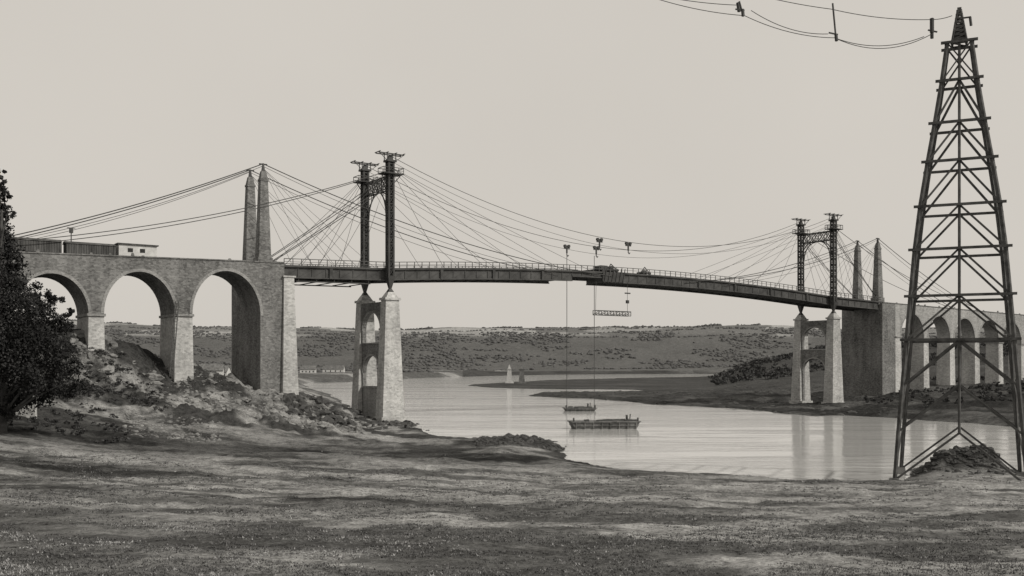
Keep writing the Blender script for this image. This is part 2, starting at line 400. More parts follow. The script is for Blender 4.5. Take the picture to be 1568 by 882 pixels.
pylon('steel_pylon',0,1);pylon('steel_pylon_far_bank',L,-1)
def pier(name,t,low):
    a=MB(W);w=MB(W);r=MB(W)
    for s in (0,12):
        a.frus(t,s,1.2,25.9,5.1,3.4,3.1,2.3)
        a.box(t-3,t+3,s-2.1,s+2.1,-3,1.2)
        a.box(t-1.85,t+1.85,s-1.45,s+1.45,25.9,26.4)
        a.frus(t,s,26.4,27.6,2.9,2.3,1.4,1.3)
    T=.45;t=t-1.0
    w.box(t-T,t+T,1.0,11.0,23.9,25.6)
    w.arch(1.8,10.2,19.7,3.8,23.9,23.9,t-T,t+T,'s')
    w.box(t-T,t+T,.6,1.8,16.7,23.9);w.box(t-T,t+T,10.2,11.4,16.7,23.9)
    w.box(t-T,t+T,.6,11.4,14.6,16.7)
    w.arch(1.9,10.1,10.4,3.8,14.6,14.6,t-T,t+T,'s')
    w.box(t-T,t+T,.6,1.9,-2,14.6);w.box(t-T,t+T,10.1,11.4,-2,14.6)
    if low>1: r.box(t-T+.02,t+T-.02,1.9,10.1,-2,low);r.box(t-T-.15,t+T+.15,1.8,10.2,low,low+.4)
    r.ring(1.9,10.1,10.4,3.8,.35,t-T-.07,t-.3,'s');r.ring(1.8,10.2,19.7,3.8,.35,t-T-.07,t-.3,'s')
    r.box(t-T-.2,t+T+.2,1.5,10.5,16.7,17.0)
    p=a.obj(name,M_ash,br);w.obj(name+'_cross_wall',M_mas,br);r.obj(name+'_dressings',M_ring,br)
pier('stone_pier',0,7.2);pier('stone_pier_far_bank',L,.2)
TN,TF=-27.0,172.8
def mtower(name,t,s):
    a=MB(W);a.frus(t,s,33.4,48.6,2.5,2.3,1.5,1.4);a.box(t-.85,t+.85,s-.8,s+.8,48.6,49);a.frus(t,s,49,50.6,1.5,1.4,.9,.8)
    a.box(t-1.5,t+1.5,s-1.4,s+1.4,31,33.4)
    a.obj(name,M_mas,br)
    b_=MB(W);b_.frus(t,s,50.6,52.2,.6,.6,.25,.25);b_.beam((t-.8,s,52),(t+.8,s,52),.25);b_.obj(name+'_saddle',M_steel,br)
for i,(t,s) in enumerate([(TN,2.3),(TN,9.7),(TF,2.3),(TF,9.7)]): mtower('masonry_tower_%d'%(i+1),t,s)
cb=MB(W);cs=MB(W)
def cable(mb,p,q,sag,r,n=18):
    pts=[]
    for i in range(n+1):
        k=i/n;pts.append((p[0]+(q[0]-p[0])*k,p[1]+(q[1]-p[1])*k,p[2]+(q[2]-p[2])*k-4*sag*k*(1-k)))
    mb.tube(pts,r,5)
for m_,(st,sp) in enumerate(((2.3,0.0),(9.7,12.0))):
    for mir in (0,1):
        X_=(lambda t:L-t) if mir else (lambda t:t)
        tt_=TF if mir else TN
        cable(cb,(tt_,st,52.1),(X_(-79),st,32.2),1.1,.1);cable(cb,(tt_,st+.5,51.7),(X_(-78),st+.5,32.0),1.7,.05)
        cable(cb,(X_(0),sp,53.5),(X_(-80),st,32.2),2.6,.08,26)
        cable(cb,(tt_,st,52.1),(X_(62 if not mir else 60),sp*.9+.6,34.3),3.2,.1,30)
        cable(cb,(tt_,st,51.6),(X_(46),sp*.9+.6,34.0),2.4,.05,30)
        for tz in (14,25,36,47,56): cable(cs,(X_(0),sp,54.3),(X_(tz),sp*.8+1.2,zd(tz)+2.6),.35,.045,6)
        for tz in (-7,-12,-16,-20,-23): cable(cs,(X_(0),sp,54.0),(X_(tz),sp*.8+1.2,zd(tz)+2.6),.2,.045,5)
        for tz in (-17,-12,-7,-3): cable(cs,(tt_,st,51.2),(X_(tz),sp*.8+1.2,zd(tz)+2.6),.15,.035,5)
        cable(cs,(X_(0),sp,51),(X_(-25),st,33),.2,.08,5)
        cable(cs,(X_(0),sp,50.2),(X_(-25),st,32.8),.2,.08,5)
    for k,(dz,sg) in enumerate(((0,13.6),(-.9,14.6))):
        cable(cb,(0,sp+.3*k,56.6+dz),(L,sp+.3*k,56.4+dz),sg,.065 if k<1 else .045,40)
cb.obj('main_cables',M_cable,br);cs.obj('stay_cables',M_cable,br)
def pulley(mb,t,s,z):
    mb.box(t-.9,t+.9,s-.1,s+.1,z-.5,z+.35)
    for a in (-.6,.6): mb.tube([(t+a,s-.25,z+.2),(t+a,s+.25,z+.2)],.38,10)
    mb.beam((t,s,z-.5),(t,s,z-1.6),.3);mb.tube([(t,s,z-1.5),(t,s,z-2.1),(t+.3,s,z-2.4),(t+.55,s,z-2.1)],.13,6)
pl=MB(W);hr=MB(W)
pp=[(868,378,12),(913,380,12),(918,368,0),(962,374,0)]
for u,v,s in pp:
    t,z=tb(u,v,s);pulley(pl,t,s,z)
pl.obj('pulley_carriages',M_steel,br)
for u,v,s,vb in ((868,378,12,626),(910,380,12,627)):
    t,z=tb(u,v,s);_,z2=tb(u,vb,s);hr.tube([(t,s,z-2),(t,s,max(z2,.7))],.08,5)
hr.obj('hoist_ropes',M_cable,br)
hb=MB(W);t1,z1=tb(912,482,0);t2,z2=tb(966,483,0);z2=z1
for s in (0,1.0):
    hb.beam((t1,s,z1),(t2,s,z2),.2,.14);hb.beam((t1,s,z1+1.1),(t2,s,z2+1.1),.2,.14)
    x=np.linspace(t1,t2,7)
    for i in range(7):
        hb.beam((x[i],s,z1),(x[i],s,z1+1.1),.12)
        if i<6: hb.beam((x[i],s,z1),(x[i+1],s,z1+1.1),.1)
hb.box(t1,t2,.1,.9,z1+.3,z1+.36)
hb.tube([(t1+.4,.5,z1+1.1),(t1+.6,.5,zd(60))],.05,5);hb.tube([(t2-.7,.5,z1+1.1),(t2-.7,.5,zd(t2)+.3)],.05,5)
hb.box(t2-1.1,t2-.3,.3,.7,z1+3.2,z1+4);hb.box(t2-1.5,t2+.2,.35,.65,z1+5.6,z1+5.9)
hb.obj('hoisted_girder_section',M_steel)
g=MB(W);gt,_=tb(938,415,1);zz=zd(gt)+2.6
g.box(gt-3,gt+3,2,9.5,zz+.5,zz+.9)
for a in (-2.2,2.2):
    for s in (2,9.4): g.tube([(gt+a,s-.15,zz+.4),(gt+a,s+.15,zz+.4)],.42,10)
g.box(gt-2.6,gt-.4,2.4,5,zz+.9,zz+1.7);g.tube([(gt+1,2.2,zz+1.3),(gt+1,5,zz+1.3)],.45,12)
g.beam((gt+2.5,2.4,zz+.9),(gt+.6,2.4,zz+2.2),.18);g.beam((gt-.2,2.4,zz+.9),(gt+.6,2.4,zz+2.2),.18)
g.box(gt-3.4,gt+3.4,.7,.95,zz-2.5,zz-.2)
for a in np.linspace(-3,3,6): g.beam((gt+a,.6,zz-2.7),(gt+a+.8,.6,zz+.9),.16)
g.obj('winch_carriage',M_steel)
g=MB(W);gt,_=tb(994,410,1);zz=zd(gt)+2.6
g.box(gt-1.6,gt+1.6,2,4,zz+.4,zz+.7);g.box(gt-.4,gt+.4,2.3,3.6,zz+.7,zz+1.2)
g.beam((gt-1.3,2.5,zz+.7),(gt-.2,2.5,zz+2.0),.16);g.beam((gt+1.3,2.5,zz+.7),(gt-.2,2.5,zz+2.0),.16)
for a in (-1.1,1.1): g.tube([(gt+a,1.9,zz+.35),(gt+a,2.2,zz+.35)],.35,10)
g.obj('hand_winch',M_steel)
# ------------------------------------------------------------ viaducts
def viaduct(name,bays,piers,ab,zt,zbase,flip=False):
    e=empty(name);mb=MB(W);rg=MB(W);im=MB(W)
    SW=4.6 if flip else 10.0
    for (a0,a1,zs,cr) in bays:
        mb.arch(a0,a1,zs,cr-zs,zt(a0),zt(a1),0,SW,n=26)
        rg.ring(a0,a1,zs,cr-zs,.55,-.07,.3,n=26)
    for (a0,a1,zs) in piers:
        za,zb_=zt(a0),zt(a1)
        mb.hexa([(a0,0,zs),(a1,0,zs),(a1,SW,zs),(a0,SW,zs)],[(a0,0,za),(a1,0,zb_),(a1,SW,zb_),(a0,SW,za)])
        im.frus((a0+a1)/2,SW/2,zbase,zs-.35,(a1-a0)+.55,SW+.6,(a1-a0)+.02,SW+.02)
        rg.box(a0-.25,a1+.25,-.28,SW+.28,zs-.35,zs+.1)
    a,b_,s1=ab
    ab_=MB(W);ab_.box(a,b_,0,s1,-1,zt((a+b_)/2));ab_.obj('abutment',M_mas,e)
    lo=min(min(x[0] for x in bays),a);hi=max(max(x[1] for x in bays),b_)
    tt=np.linspace(lo,hi,24)
    cp_=MB(W)
    for p,q in zip(tt[:-1],tt[1:]):
        cp_.hexa([(p,-.15,zt(p)),(q,-.15,zt(q)),(q,.35,zt(q)),(p,.35,zt(p))],[(p,-.15,zt(p)+.22),(q,-.15,zt(q)+.22),(q,.35,zt(q)+.22),(p,.35,zt(p)+.22)])
    for _ in range(14):
        p=random.uniform(lo,hi);cp_.frus(p,.1,zt(p)+.2,zt(p)+random.uniform(.35,.8),.6,.4,.35,.3)
    mb.obj('arcade_walls',M_pale if flip else M_mas,e);im.obj('piers',M_ash,e);rg.obj('voussoirs',M_ring,e);cp_.obj('coping',M_mas,e)
    return e
ztn=lambda t:32.3+.022*(t+28)
vn=viaduct('stone_viaduct',[(-41.6,-28.4,21.8,30.2),(-57.3,-44.8,21.4,29.2),(-71.7,-59.9,21,28.1),(-86.3,-74.3,20.6,27.6),(-101,-88.9,20.2,27.2)],
 [(-44.8,-41.6,21.6),(-59.9,-57.3,21.2),(-74.3,-71.7,20.8),(-88.9,-86.3,20.4),(-125,-101,20.2)],(-28.4,-23.5,17),ztn,2)
p=MB(W);p.hexa([(-24.2,-1,-1),(-20.6,-1,-1),(-20.6,12.6,-1),(-24.2,12.6,-1)],[(-23.7,-.4,29.6),(-21.6,-.4,29.6),(-21.6,12,29.6),(-23.7,12,29.6)])
p.box(-23.9,-21.3,-.6,12.3,29.6,29.9);p.obj('abutment_pilaster',M_ash,vn)
ztf=lambda t:31.6-.018*(t-178)
bf=[];pf=[];t=181.6
for i in range(8):
    bf.append((t,t+12.3,21.2-.3*i,28.6-.3*i));pf.append((t+12.3,t+15,21.1-.3*i));t+=15
pf.append((178.6,181.6,21.3))
vf=viaduct('stone_viaduct',bf,pf,(171.9,178.6,15),ztf,-1,True)
e=empty('site_hut');hmb=MB(W)
ta,_=tb(182,390,3);tb_,_=tb(240,390,3);zb=31.6
hmb.box(ta,tb_,3,6.4,zb-.3,zb+2.75);hmb.obj('walls',M_white,e)
r_=MB(W);r_.box(ta-.3,tb_+.3,2.7,6.7,zb+2.75,zb+2.95)
r_.obj('roof',M_plank,e)
o_=MB(W)
for k in (.3,.62): 
    c_=ta+(tb_-ta)*k;o_.box(c_-.45,c_+.45,2.94,2.99,zb+1.4,zb+2.1)
o_.obj('windows',M_glass,e)
hd=MB(W);te=tb(181,380,3)[0]
t=te-.6
while t>-118:
    a0=t-8.2;dz=.014*(te-t)
    hd.box(a0,t,3.0,5.8,32.0,33.85+dz)
    hd.hexa([(a0-.15,2.8,33.85+dz),(t+.15,2.8,33.85+dz),(t+.15,6,33.85+dz),(a0-.15,6,33.85+dz)],[(a0-.15,3.6,34.3+dz),(t+.15,3.6,34.3+dz),(t+.15,5.2,34.3+dz),(a0-.15,5.2,34.3+dz)])
    x=a0
    while x<t-.2: hd.box(x+.03,x+.36,2.93,2.998,32.05,33.8+dz);x+=.42
    for q in (a0+1.5,t-1.5): hd.tube([(q,3.0,31.7),(q,3.15,31.7)],.45,12);hd.tube([(q,5.6,31.7),(q,5.8,31.7)],.45,12)
    hd.box(a0-.5,t+.5,3.3,5.5,31.75,31.98)
    t=a0-.9
hd.obj('railway_wagons',M_plank)
sp_=MB(W)
t,z=tb(109,349,6);sp_.beam((t,6,31),(t,6,z),.16);sp_.box(t-.3,t+.3,5.7,6.3,z-.9,z-.1);sp_.beam((t-.7,6,z),(t+.7,6,z),.12);sp_.obj('signal_post',M_timber)
sc=MB(W)
for a,b_ in ((-46.2,-44.9),(-45.6,-44.3)): sc.beam((a,-1.4,10),(b_,-.5,24),.16)
for k in np.linspace(.03,.97,24): sc.beam((-46.2+1.3*k,-1.4+.9*k,10+14*k),(-45.6+1.3*k,-1.4+.9*k,10+14*k),.1)
sc.obj('ladder',M_timber)
# ------------------------------------------------------------ lattice tower
lt=empty('lattice_tower')
cx,cy,_=pixel_pos(1469,560,101);rv=np.array([cx,cy]);rv/=np.linalg.norm(rv);pv=np.array([rv[1],-rv[0]])
def LT(a,b_,z): return (cx+pv[0]*a+rv[0]*b_,cy+pv[1]*a+rv[1]*b_,z)
lv=[45.1,41.1,36.7,32.7,28.1,23.7,19.0,14.6,10.0,5.4,.5]
prof=([.5,10,17,23.8,28.2,32.9,36.9,41.3,45.3],[5.95,5.2,4.65,4.1,3.6,2.9,2.25,1.6,1.1])
hw=lambda z:float(np.interp(z,*prof))
m_=MB(LT)
for sa in (-1,1):
    for sb in (-1,1):
        for a,b_ in zip(lv[:-1],lv[1:]):
            m_.beam((sa*hw(a),sb*hw(a),a),(sa*hw(b_),sb*hw(b_),b_ if b_>1 else -.5),.3)
m_.obj('legs',M_timber,lt)
m_=MB(LT)
for f in range(4):
    def Q(a,z,f=f,o=0):
        h=hw(z)+o
        return [(a,-h,z),(h,a,z),(-a,h,z),(-h,-a,z)][f]
    side=f in (1,3)
    for i,z in enumerate(lv[:-1]):
        h=hw(z)
        if i<8:
            ex=.6 if not side else .15
            m_.beam(Q(-h-ex,z,o=.15),Q(h+ex,z,o=.15),.22,.26)
        z2=lv[i+1];h2=hw(z2)
        if i<9 and not side: m_.beam(Q(0,z),Q(0,z2),.2)
        bw_=.2 if not side else .11
        if 0<i: m_.beam(Q(0,z,o=-.1),Q(-h2,z2),bw_);m_.beam(Q(0,z,o=-.1),Q(h2,z2),bw_)
        else: m_.beam(Q(-h,z),Q(h2,z2),.14);m_.beam(Q(h,z),Q(-h2,z2),.14)
m_.obj('bracing',M_timber,lt)
m_=MB(LT)
for sa in (-1,1):
    for sb in (-1,1):
        m_.beam((sa*.72,sb*.72,45.0),(sa*.16,sb*.16,48.5),.18)
for i,z in enumerate(np.linspace(45.1,48.2,8)):
    h=.72-(z-45.0)*.15
    for a,b_ in (((-h,-h),(h,-h)),((h,-h),(h,h)),((h,h),(-h,h)),((-h,h),(-h,-h))):
        m_.beam((a[0],a[1],z),(b_[0],b_[1],z),.16);m_.beam((a[0],a[1],z),(b_[0],b_[1],z+.42),.1)
m_.box(-.42,.42,-.42,.42,45.4,47.0);m_.box(-.2,.2,-.2,.2,48.4,48.9)
m_.beam((-.2,0,47.8),(1.1,0,47.8),.14);m_.beam((1,0,47.8),(1.1,0,46.9),.2)
m_.obj('mast_head',M_timber,lt)
ft_=MB(LT)
for sa in (-1,1):
    for sb in (-1,1):
        h=hw(.5);ft_.frus(sa*h,sb*h,-1.5,.75,1.5,1.5,.9,.9)
ft_.obj('footings',M_dark,lt)
pw=empty('aerial_line');m_=MB()
sp3=pixel_pos
def wire(mb,a,b_,sag,r=.04,n=14):
    P=[];a=Vector(a);b_=Vector(b_)
    for i in range(n+1):
        k=i/n;p=a.lerp(b_,k);P.append((p.x,p.y,p.z-4*sag*k*(1-k)))
    mb.tube(P,r,5)
A0=sp3(960,-18,104);B0=sp3(1132,8,103);C0=sp3(1273,14,102);D0=sp3(1427,30,101.5);E0=sp3(1458,24,101)
B1=sp3(1140,24,103);C1=sp3(1278,58,102);D1=sp3(1427,52,101.5)
for a,b_,s in ((A0,B1,.5),(B1,C1,.55),(C1,D1,1.3),(sp3(1100,-25,103),C0,.3),(C0,D0,.35),(D0,E0,.1),(A0,B0,.35)): wire(m_,a,b_,s)
wire(m_,sp3(1150,16,103),sp3(1268,52,102),.7);wire(m_,C1,sp3(1415,56,101.5),.9)
m_.obj('wires',M_cable,pw)
m_=MB()
for (u,v0,v1) in ((1132,2,20),(1275,5,58),(1427,28,54)):
    Y=102;a=sp3(u,v0,Y);b_=sp3(u+(5 if u<1400 else 0),v1,Y)
    m_.beam(a,b_,.13);m_.beam(sp3(u-6,v0+12 if u<1200 else v1-8,Y),sp3(u+8,v0+14 if u<1200 else v1-5,Y),.13)
    m_.beam(sp3(u+5 if u<1400 else u,v1-6,Y),sp3(u+6 if u<1400 else u,v1+5,Y),.24)
m_.beam(sp3(1427,28,101.5),sp3(1427,50,101.5),.3)
m_.beam(sp3(1130,4,103),sp3(1132,18,103),.28)
m_.obj('hangers',M_steel,pw)
# ------------------------------------------------------------ barges
def barge(x,y,ln,wd,ht,ang,cargo):
    ca,sa=math.cos(ang),math.sin(ang)
    tr=lambda a,b_,z:(x+a*ca-b_*sa,y+a*sa+b_*ca,z)
    e=empty('barge');m=MB(tr);h=ln/2
    m.hexa([(-h+.9,-wd/2+.2,-.4),(h-.9,-wd/2+.2,-.4),(h-.9,wd/2-.2,-.4),(-h+.9,wd/2-.2,-.4)],[(-h,-wd/2,ht),(h,-wd/2,ht),(h,wd/2,ht),(-h,wd/2,ht)])
    for b_ in (-wd/2-.05,wd/2+.05): m.beam((-h-.1,b_,ht-.1),(h+.1,b_,ht-.1),.2);m.beam((-h+.3,b_,ht*.45),(h-.3,b_,ht*.45),.12)
    for a in np.linspace(-h+.8,h-.8,8): m.beam((a,-wd/2-.04,.05),(a,-wd/2-.07,ht),.14)
    m.obj('hull',M_dark,e)
    d=MB(tr);random.seed(int(ln*10))
    for i in range(cargo):
        a=random.uniform(-h+1,h-1.5);b_=random.uniform(-wd/2+.5,wd/2-.5);d.beam((a,b_,ht+.1),(a+random.uniform(.5,1.6),b_,ht+.15),.25,.3)
    for a in (-h+.4,h-.4):
        d.beam((a,-wd/2+.3,ht),(a,-wd/2+.3,ht+.7),.22)
    d.beam((h-1.6,-.4,ht),(h-1.5,-.4,ht+1.3),.14);d.beam((h-2.1,0,ht),(h-2.1,0,ht+1.1),.3)
    d.obj('deck_gear',M_timber,e)
bx,by=shore(926,657);barge(bx,by+2,13.2,4.5,1.45,math.radians(7),14)
bx,by=shore(888,629.5);barge(bx,by+1,8.6,3.6,.9,math.radians(6),12)
for u,Y in ((780,640),(799,630)):
    x,y,_=pixel_pos(u,560,Y);m=MB()
    m.frus(x,y,-2,1.6,6.5,6.5,5.5,5.5);m.frus(x,y,1.6,9.5,3.9,3.9,2.3,2.3);m.box(x-1.5,x+1.5,y-1.5,y+1.5,9.5,10);m.frus(x,y,10,12.6,2,2,.5,.5)
    e=m.obj('beacon_tower',M_ash if u<790 else M_dark)
def house(u,Y,ln,wd,ht,ang,name='farmhouse'):
    x,y,_=pixel_pos(u,560,Y);z0=hz(x,y)-1;ca,sa=math.cos(ang),math.sin(ang)
    tr=lambda a,b_,z:(x+a*ca-b_*sa,y+a*sa+b_*ca,z0+z)
    e=empty(name);m=MB(tr);m.box(-ln/2,ln/2,-wd/2,wd/2,0,ht)
    for a in (-ln/2,ln/2): m.face((a,-wd/2,ht),(a,wd/2,ht),(a,0,ht+wd*.45))
    m.obj('walls',M_white,e,fix=False)
    r=MB(tr)
    for s in (-1,1): r.hexa([(-ln/2-.3,s*(wd/2+.4),ht-.3),(ln/2+.3,s*(wd/2+.4),ht-.3),(ln/2+.3,0,ht+wd*.45+.02),(-ln/2-.3,0,ht+wd*.45+.02)],[(-ln/2-.3,s*(wd/2+.4),ht-.05),(ln/2+.3,s*(wd/2+.4),ht-.05),(ln/2+.3,0,ht+wd*.45+.3),(-ln/2-.3,0,ht+wd*.45+.3)])
    r.box(-ln/2+.3,-ln/2+1.5,-.6,.6,ht+1,ht+wd*.45+1.3);r.obj('roof',M_dark,e,fix=False)
    o=MB(tr)
    for k in np.linspace(-.35,.35,4): o.box(ln*k-.5,ln*k+.5,-wd/2-.06,-wd/2-.02,1.2,2.7)
    o.obj('windows',M_glass,e)
house(318,520,16,7,4,.2);house(337,540,10,6,4,-.1);house(472,900,14,7,4,.1);house(511,930,20,7,4,.0)
gx,gy,gz=pixel_pos(12,600,128);m=MB()
for k in range(4):
    x0=gx-4+k*1.9;m.box(x0,x0+1.88,gy-.02*k,gy+.5,gz-5,gz-.25-.12*k+.1*random.random())
m.obj('garden_wall',M_ash)
# ------------------------------------------------------------ rocks
def getico(s):
    bpy.ops.mesh.primitive_ico_sphere_add(subdivisions=s,radius=1);o=bpy.context.object
    r=np.array([v.co[:] for v in o.data.vertices]),np.array([p.vertices[:] for p in o.data.polygons]);bpy.data.objects.remove(o);return r
ICO2=getico(2);ICO1=getico(1)
def blobs(name,P,S,mat,flat=.7,amp=.35,tone=None,smooth=False,ico=None):
    IV,IF=ico or ICO2
    Vs=[];Fs=[];T=[]
    for i,(p,s) in enumerate(zip(P,S)):
        d=rng.normal(size=3)*3;nn=np.sin(IV@rng.normal(size=3)*3+d[0])*np.sin(IV@rng.normal(size=3)*4+d[1])
        r=1+amp*nn+rng.uniform(-.12,.12,len(IV))
        sc_=s*rng.uniform(.6,1.4,3)*np.array([1,1,flat]);v=IV*r[:,None]*sc_
        a=rng.uniform(0,6.28);v=np.stack([v[:,0]*math.cos(a)-v[:,1]*math.sin(a),v[:,0]*math.sin(a)+v[:,1]*math.cos(a),v[:,2]],1)+p
        Vs.append(v);Fs.append(IF+len(IV)*i)
        if tone is not None:T.append(np.full(len(IV),tone[i])*rng.uniform(.7,1.3,len(IV)))
    return np_mesh(name,np.concatenate(Vs),np.concatenate(Fs),mat,np.concatenate(T) if T else None,smooth)
def scatter(nn,fx,smin,smax,sink=.25,pw_=1.6):
    pts=np.array([fx() for _ in range(nn)]);z=height(pts[:,0],pts[:,1]);s=smin*(smax/smin)**(rng.random(nn)**pw_)
    ok=z>-.4;pts,z,s=pts[ok],z[ok],s[ok];return np.stack([pts[:,0],pts[:,1],z-s*sink],1),s
def reg(u0,u1,y0,y1): 
    def f():
        Y=rng.uniform(y0,y1);return ((rng.uniform(u0,u1)-784)/F*Y,Y)
    return f
P1,S1_=scatter(2200,reg(225,560,158,205),.08,1.1,.35,2.6);P2,S2=scatter(260,reg(110,240,160,180),.15,1.5,.4,2.2);P3,S3=scatter(500,reg(190,340,125,150),.08,.45)
blobs('rubble_bank',np.concatenate([P1,P2,P3]),np.concatenate([S1_,S2,S3]),M_rock)
P1,S1_=scatter(260,reg(540,660,178,212),.2,1.0);P2,S2=scatter(600,reg(725,868,136,158),.12,.7);P3,S3=scatter(500,reg(430,545,180,260),.3,1.6)
P4,S4=scatter(400,lambda:(rng.normal(49.5,3),rng.normal(108,2.2)),.12,.5)
blobs('shore_rocks',np.concatenate([P1,P2,P3,P4]),np.concatenate([S1_,S2,S3,S4]),M_wet)
P5,S5=scatter(2600,reg(800,1400,225,430),.25,1.4);P7,S7=scatter(900,reg(715,1150,440,900),.3,1.0);blobs('tidal_rocks',np.concatenate([P5,P7]),np.concatenate([S5,S7]),M_wet,.35,ico=ICO1)
P6,S6=scatter(1100,reg(0,1568,45,125),.03,.16);blobs('stones',P6,S6,M_rock,.6,ico=ICO1)
# ------------------------------------------------------------ leafy things
def leaves(name,cent,rad,cnt,size,tones,squash=.85):
    Cn=[];Sz=[];Tn=[]
    for c,r,n_,s,tn in zip(cent,rad,cnt,size,tones):
        d=rng.normal(size=(n_,3));d/=np.linalg.norm(d,axis=1)[:,None]
        k=max(4,int(n_/40));sub=rng.normal(size=(k,3));sub/=np.linalg.norm(sub,axis=1)[:,None];sub*=rng.uniform(.45,.95,(k,1))
        w=rng.integers(0,k,n_);p=sub[w]+d*rng.uniform(.05,.38,(n_,1));p*=np.array([1,1,squash])
        Cn.append(c+p*r);Sz.append(s*rng.uniform(.6,1.4,n_));Tn.append(tn*rng.uniform(.5,1.7,k)[w]*rng.uniform(.7,1.3,n_))
    Cn=np.concatenate(Cn);Sz=np.concatenate(Sz);Tn=np.concatenate(Tn);N=len(Cn)
    a=rng.normal(size=(N,3));a/=np.linalg.norm(a,axis=1)[:,None];b_=np.cross(a,rng.normal(size=(N,3)));b_/=np.linalg.norm(b_,axis=1)[:,None]
    a*=Sz[:,None];b_*=Sz[:,None]*.6
    Vv=np.stack([Cn-a,Cn-b_,Cn+a,Cn+b_],1).reshape(-1,3);Ff=np.arange(N*4).reshape(-1,4)
    return np_mesh(name,Vv,Ff,M_leaf,np.repeat(Tn,4))
tl=[(0,262,7),(2,278,10),(5,297,12),(-2,312,15),(12,326,12),(-6,345,18),(7,362,17),(-5,380,28),(18,398,20),(10,425,28),(-20,440,50),(37,450,24),(20,480,40),(66,460,17),(84,455,12),(60,495,32),(92,500,16),(102,478,9),(40,530,44),(88,535,27),(112,562,16),(10,540,50),(60,570,34),(-30,520,60),(-40,400,45),(-30,340,30),(20,588,40),(95,588,26),(-60,580,60),(55,606,26),(0,615,34),(120,595,16),(5,635,18)]
cent=[];rad=[];cnt=[]
for u,v,r in tl:
    Y=112+rng.uniform(-4,4);c=np.array(pixel_pos(u,v,Y));cent.append(c);rad.append(r*1.15*Y/F);cnt.append(int(100+r*r*2.3))
te_=empty('evergreen_tree')
o=leaves('crown',cent,rad,cnt,[.15]*len(cent),[.03]*len(cent));o.parent=te_
m=MB();bx,by,_=pixel_pos(0,600,113);bz=hz(bx,by)
m.tube([(bx,by,bz-1),(bx+.2,by,bz+6),(bx-.1,by,bz+14),(bx+.2,by,30)],[.75,.6,.4,.12],10)
for u,v,r in tl[4:-4]:
    x,y,z=pixel_pos(u,v,112);zs=max(bz+1,z-3-abs(x-bx)*.5);m.tube([(bx,by,zs),((bx+x)/2,(by+y)/2,(zs+z)/2+.4),(x,y,z)],[.2,.12,.05],6)
m.obj('trunk_and_limbs',M_timber,te_)
cent=[];rad=[];cnt=[]
for _ in range(90):
    u=rng.uniform(60,250);Y=rng.uniform(150,178);x=(u-784)/F*Y;z=hz(x,Y);r=rng.uniform(.6,1.9);cent.append(np.array([x,Y,z+r*.3]));rad.append(r);cnt.append(int(60+r*90))
for _ in range(80):
    u=rng.uniform(-10,200);Y=rng.uniform(118,148);x=(u-784)/F*Y;z=hz(x,Y);r=rng.uniform(.3,1.1);cent.append(np.array([x,Y,z+r*.2]));rad.append(r);cnt.append(int(40+r*80))
leaves('bushes',cent,rad,cnt,[.13]*len(cent),[.05]*len(cent),.5)
cent=[];rad=[];cnt=[]
for _ in range(1300):
    if rng.random()<.75: u=rng.uniform(1090,1650);Y=rng.uniform(480,1000)
    else: u=rng.uniform(1300,1650);Y=rng.uniform(235,400)
    x=(u-784)/F*Y;z=hz(x,Y)
    if z<1.6: continue
    s_=(x-P0[0])*C[0]+(Y-P0[1])*C[1]
    if -3<s_<20 and Y<400: continue
    r=rng.uniform(1.5,5) if Y>400 else rng.uniform(.6,1.8);cent.append(np.array([x,Y,z+r*.35]));rad.append(r);cnt.append(int(60+r*18) if Y>400 else int(60+r*60))
leaves('woodland',cent,rad,cnt,[.5 if c[1]>400 else .22 for c in cent],[.055]*len(cent),.7)
XX=[];YY=[];RR_=[]
n1=12000
u=rng.uniform(100,1750,n1);Y_=1500+rng.random(n1)*480;x=(u-784)/F*Y_
ok=fbm(x/90,Y_/60,4,90)>.47;XX.append(x[ok]);YY.append(Y_[ok]);RR_.append(rng.uniform(1.8,3.6,ok.sum()))
n1=2200;u=rng.uniform(100,1750,n1);Y_=2090+60*vnoise(u/120,u*0,4)+rng.uniform(-10,10,n1)
ok=vnoise(u/28,u*0,3)>.3;XX.append(((u-784)/F*Y_)[ok]);YY.append(Y_[ok]);RR_.append(rng.uniform(1.4,3.8,ok.sum())*(.5+vnoise(u[ok]/22,u[ok]*0,5)))
for k in range(3):
    n1=600;u=rng.uniform(100,1700,n1);Y_=1880+k*60+20*np.sin(u/90+k*2)+.03*u+rng.uniform(-4,4,n1);XX.append((u-784)/F*Y_);YY.append(Y_);RR_.append(rng.uniform(1.4,2.8,n1))
n1=1500;u=rng.uniform(-50,660,n1);Y_=rng.uniform(950,1500,n1);x=(u-784)/F*Y_;ok=fbm(x/60,Y_/40,3,92)>.52;XX.append(x[ok]);YY.append(Y_[ok]);RR_.append(rng.uniform(1.8,3.8,ok.sum()))
XX=np.concatenate(XX);YY=np.concatenate(YY);RR_=np.concatenate(RR_);ZZ=height(XX,YY);ok=ZZ>2.2
XX,YY,RR_,ZZ=XX[ok],YY[ok],RR_[ok],ZZ[ok]
blobs('distant_trees',np.stack([XX,YY,ZZ+RR_*.25],1),RR_,M_leaf,.65,.3,rng.uniform(.08,.115,len(XX)),True,ico=ICO1)  # lighter, low-contrast tree tones have distance haze mixed into the colour
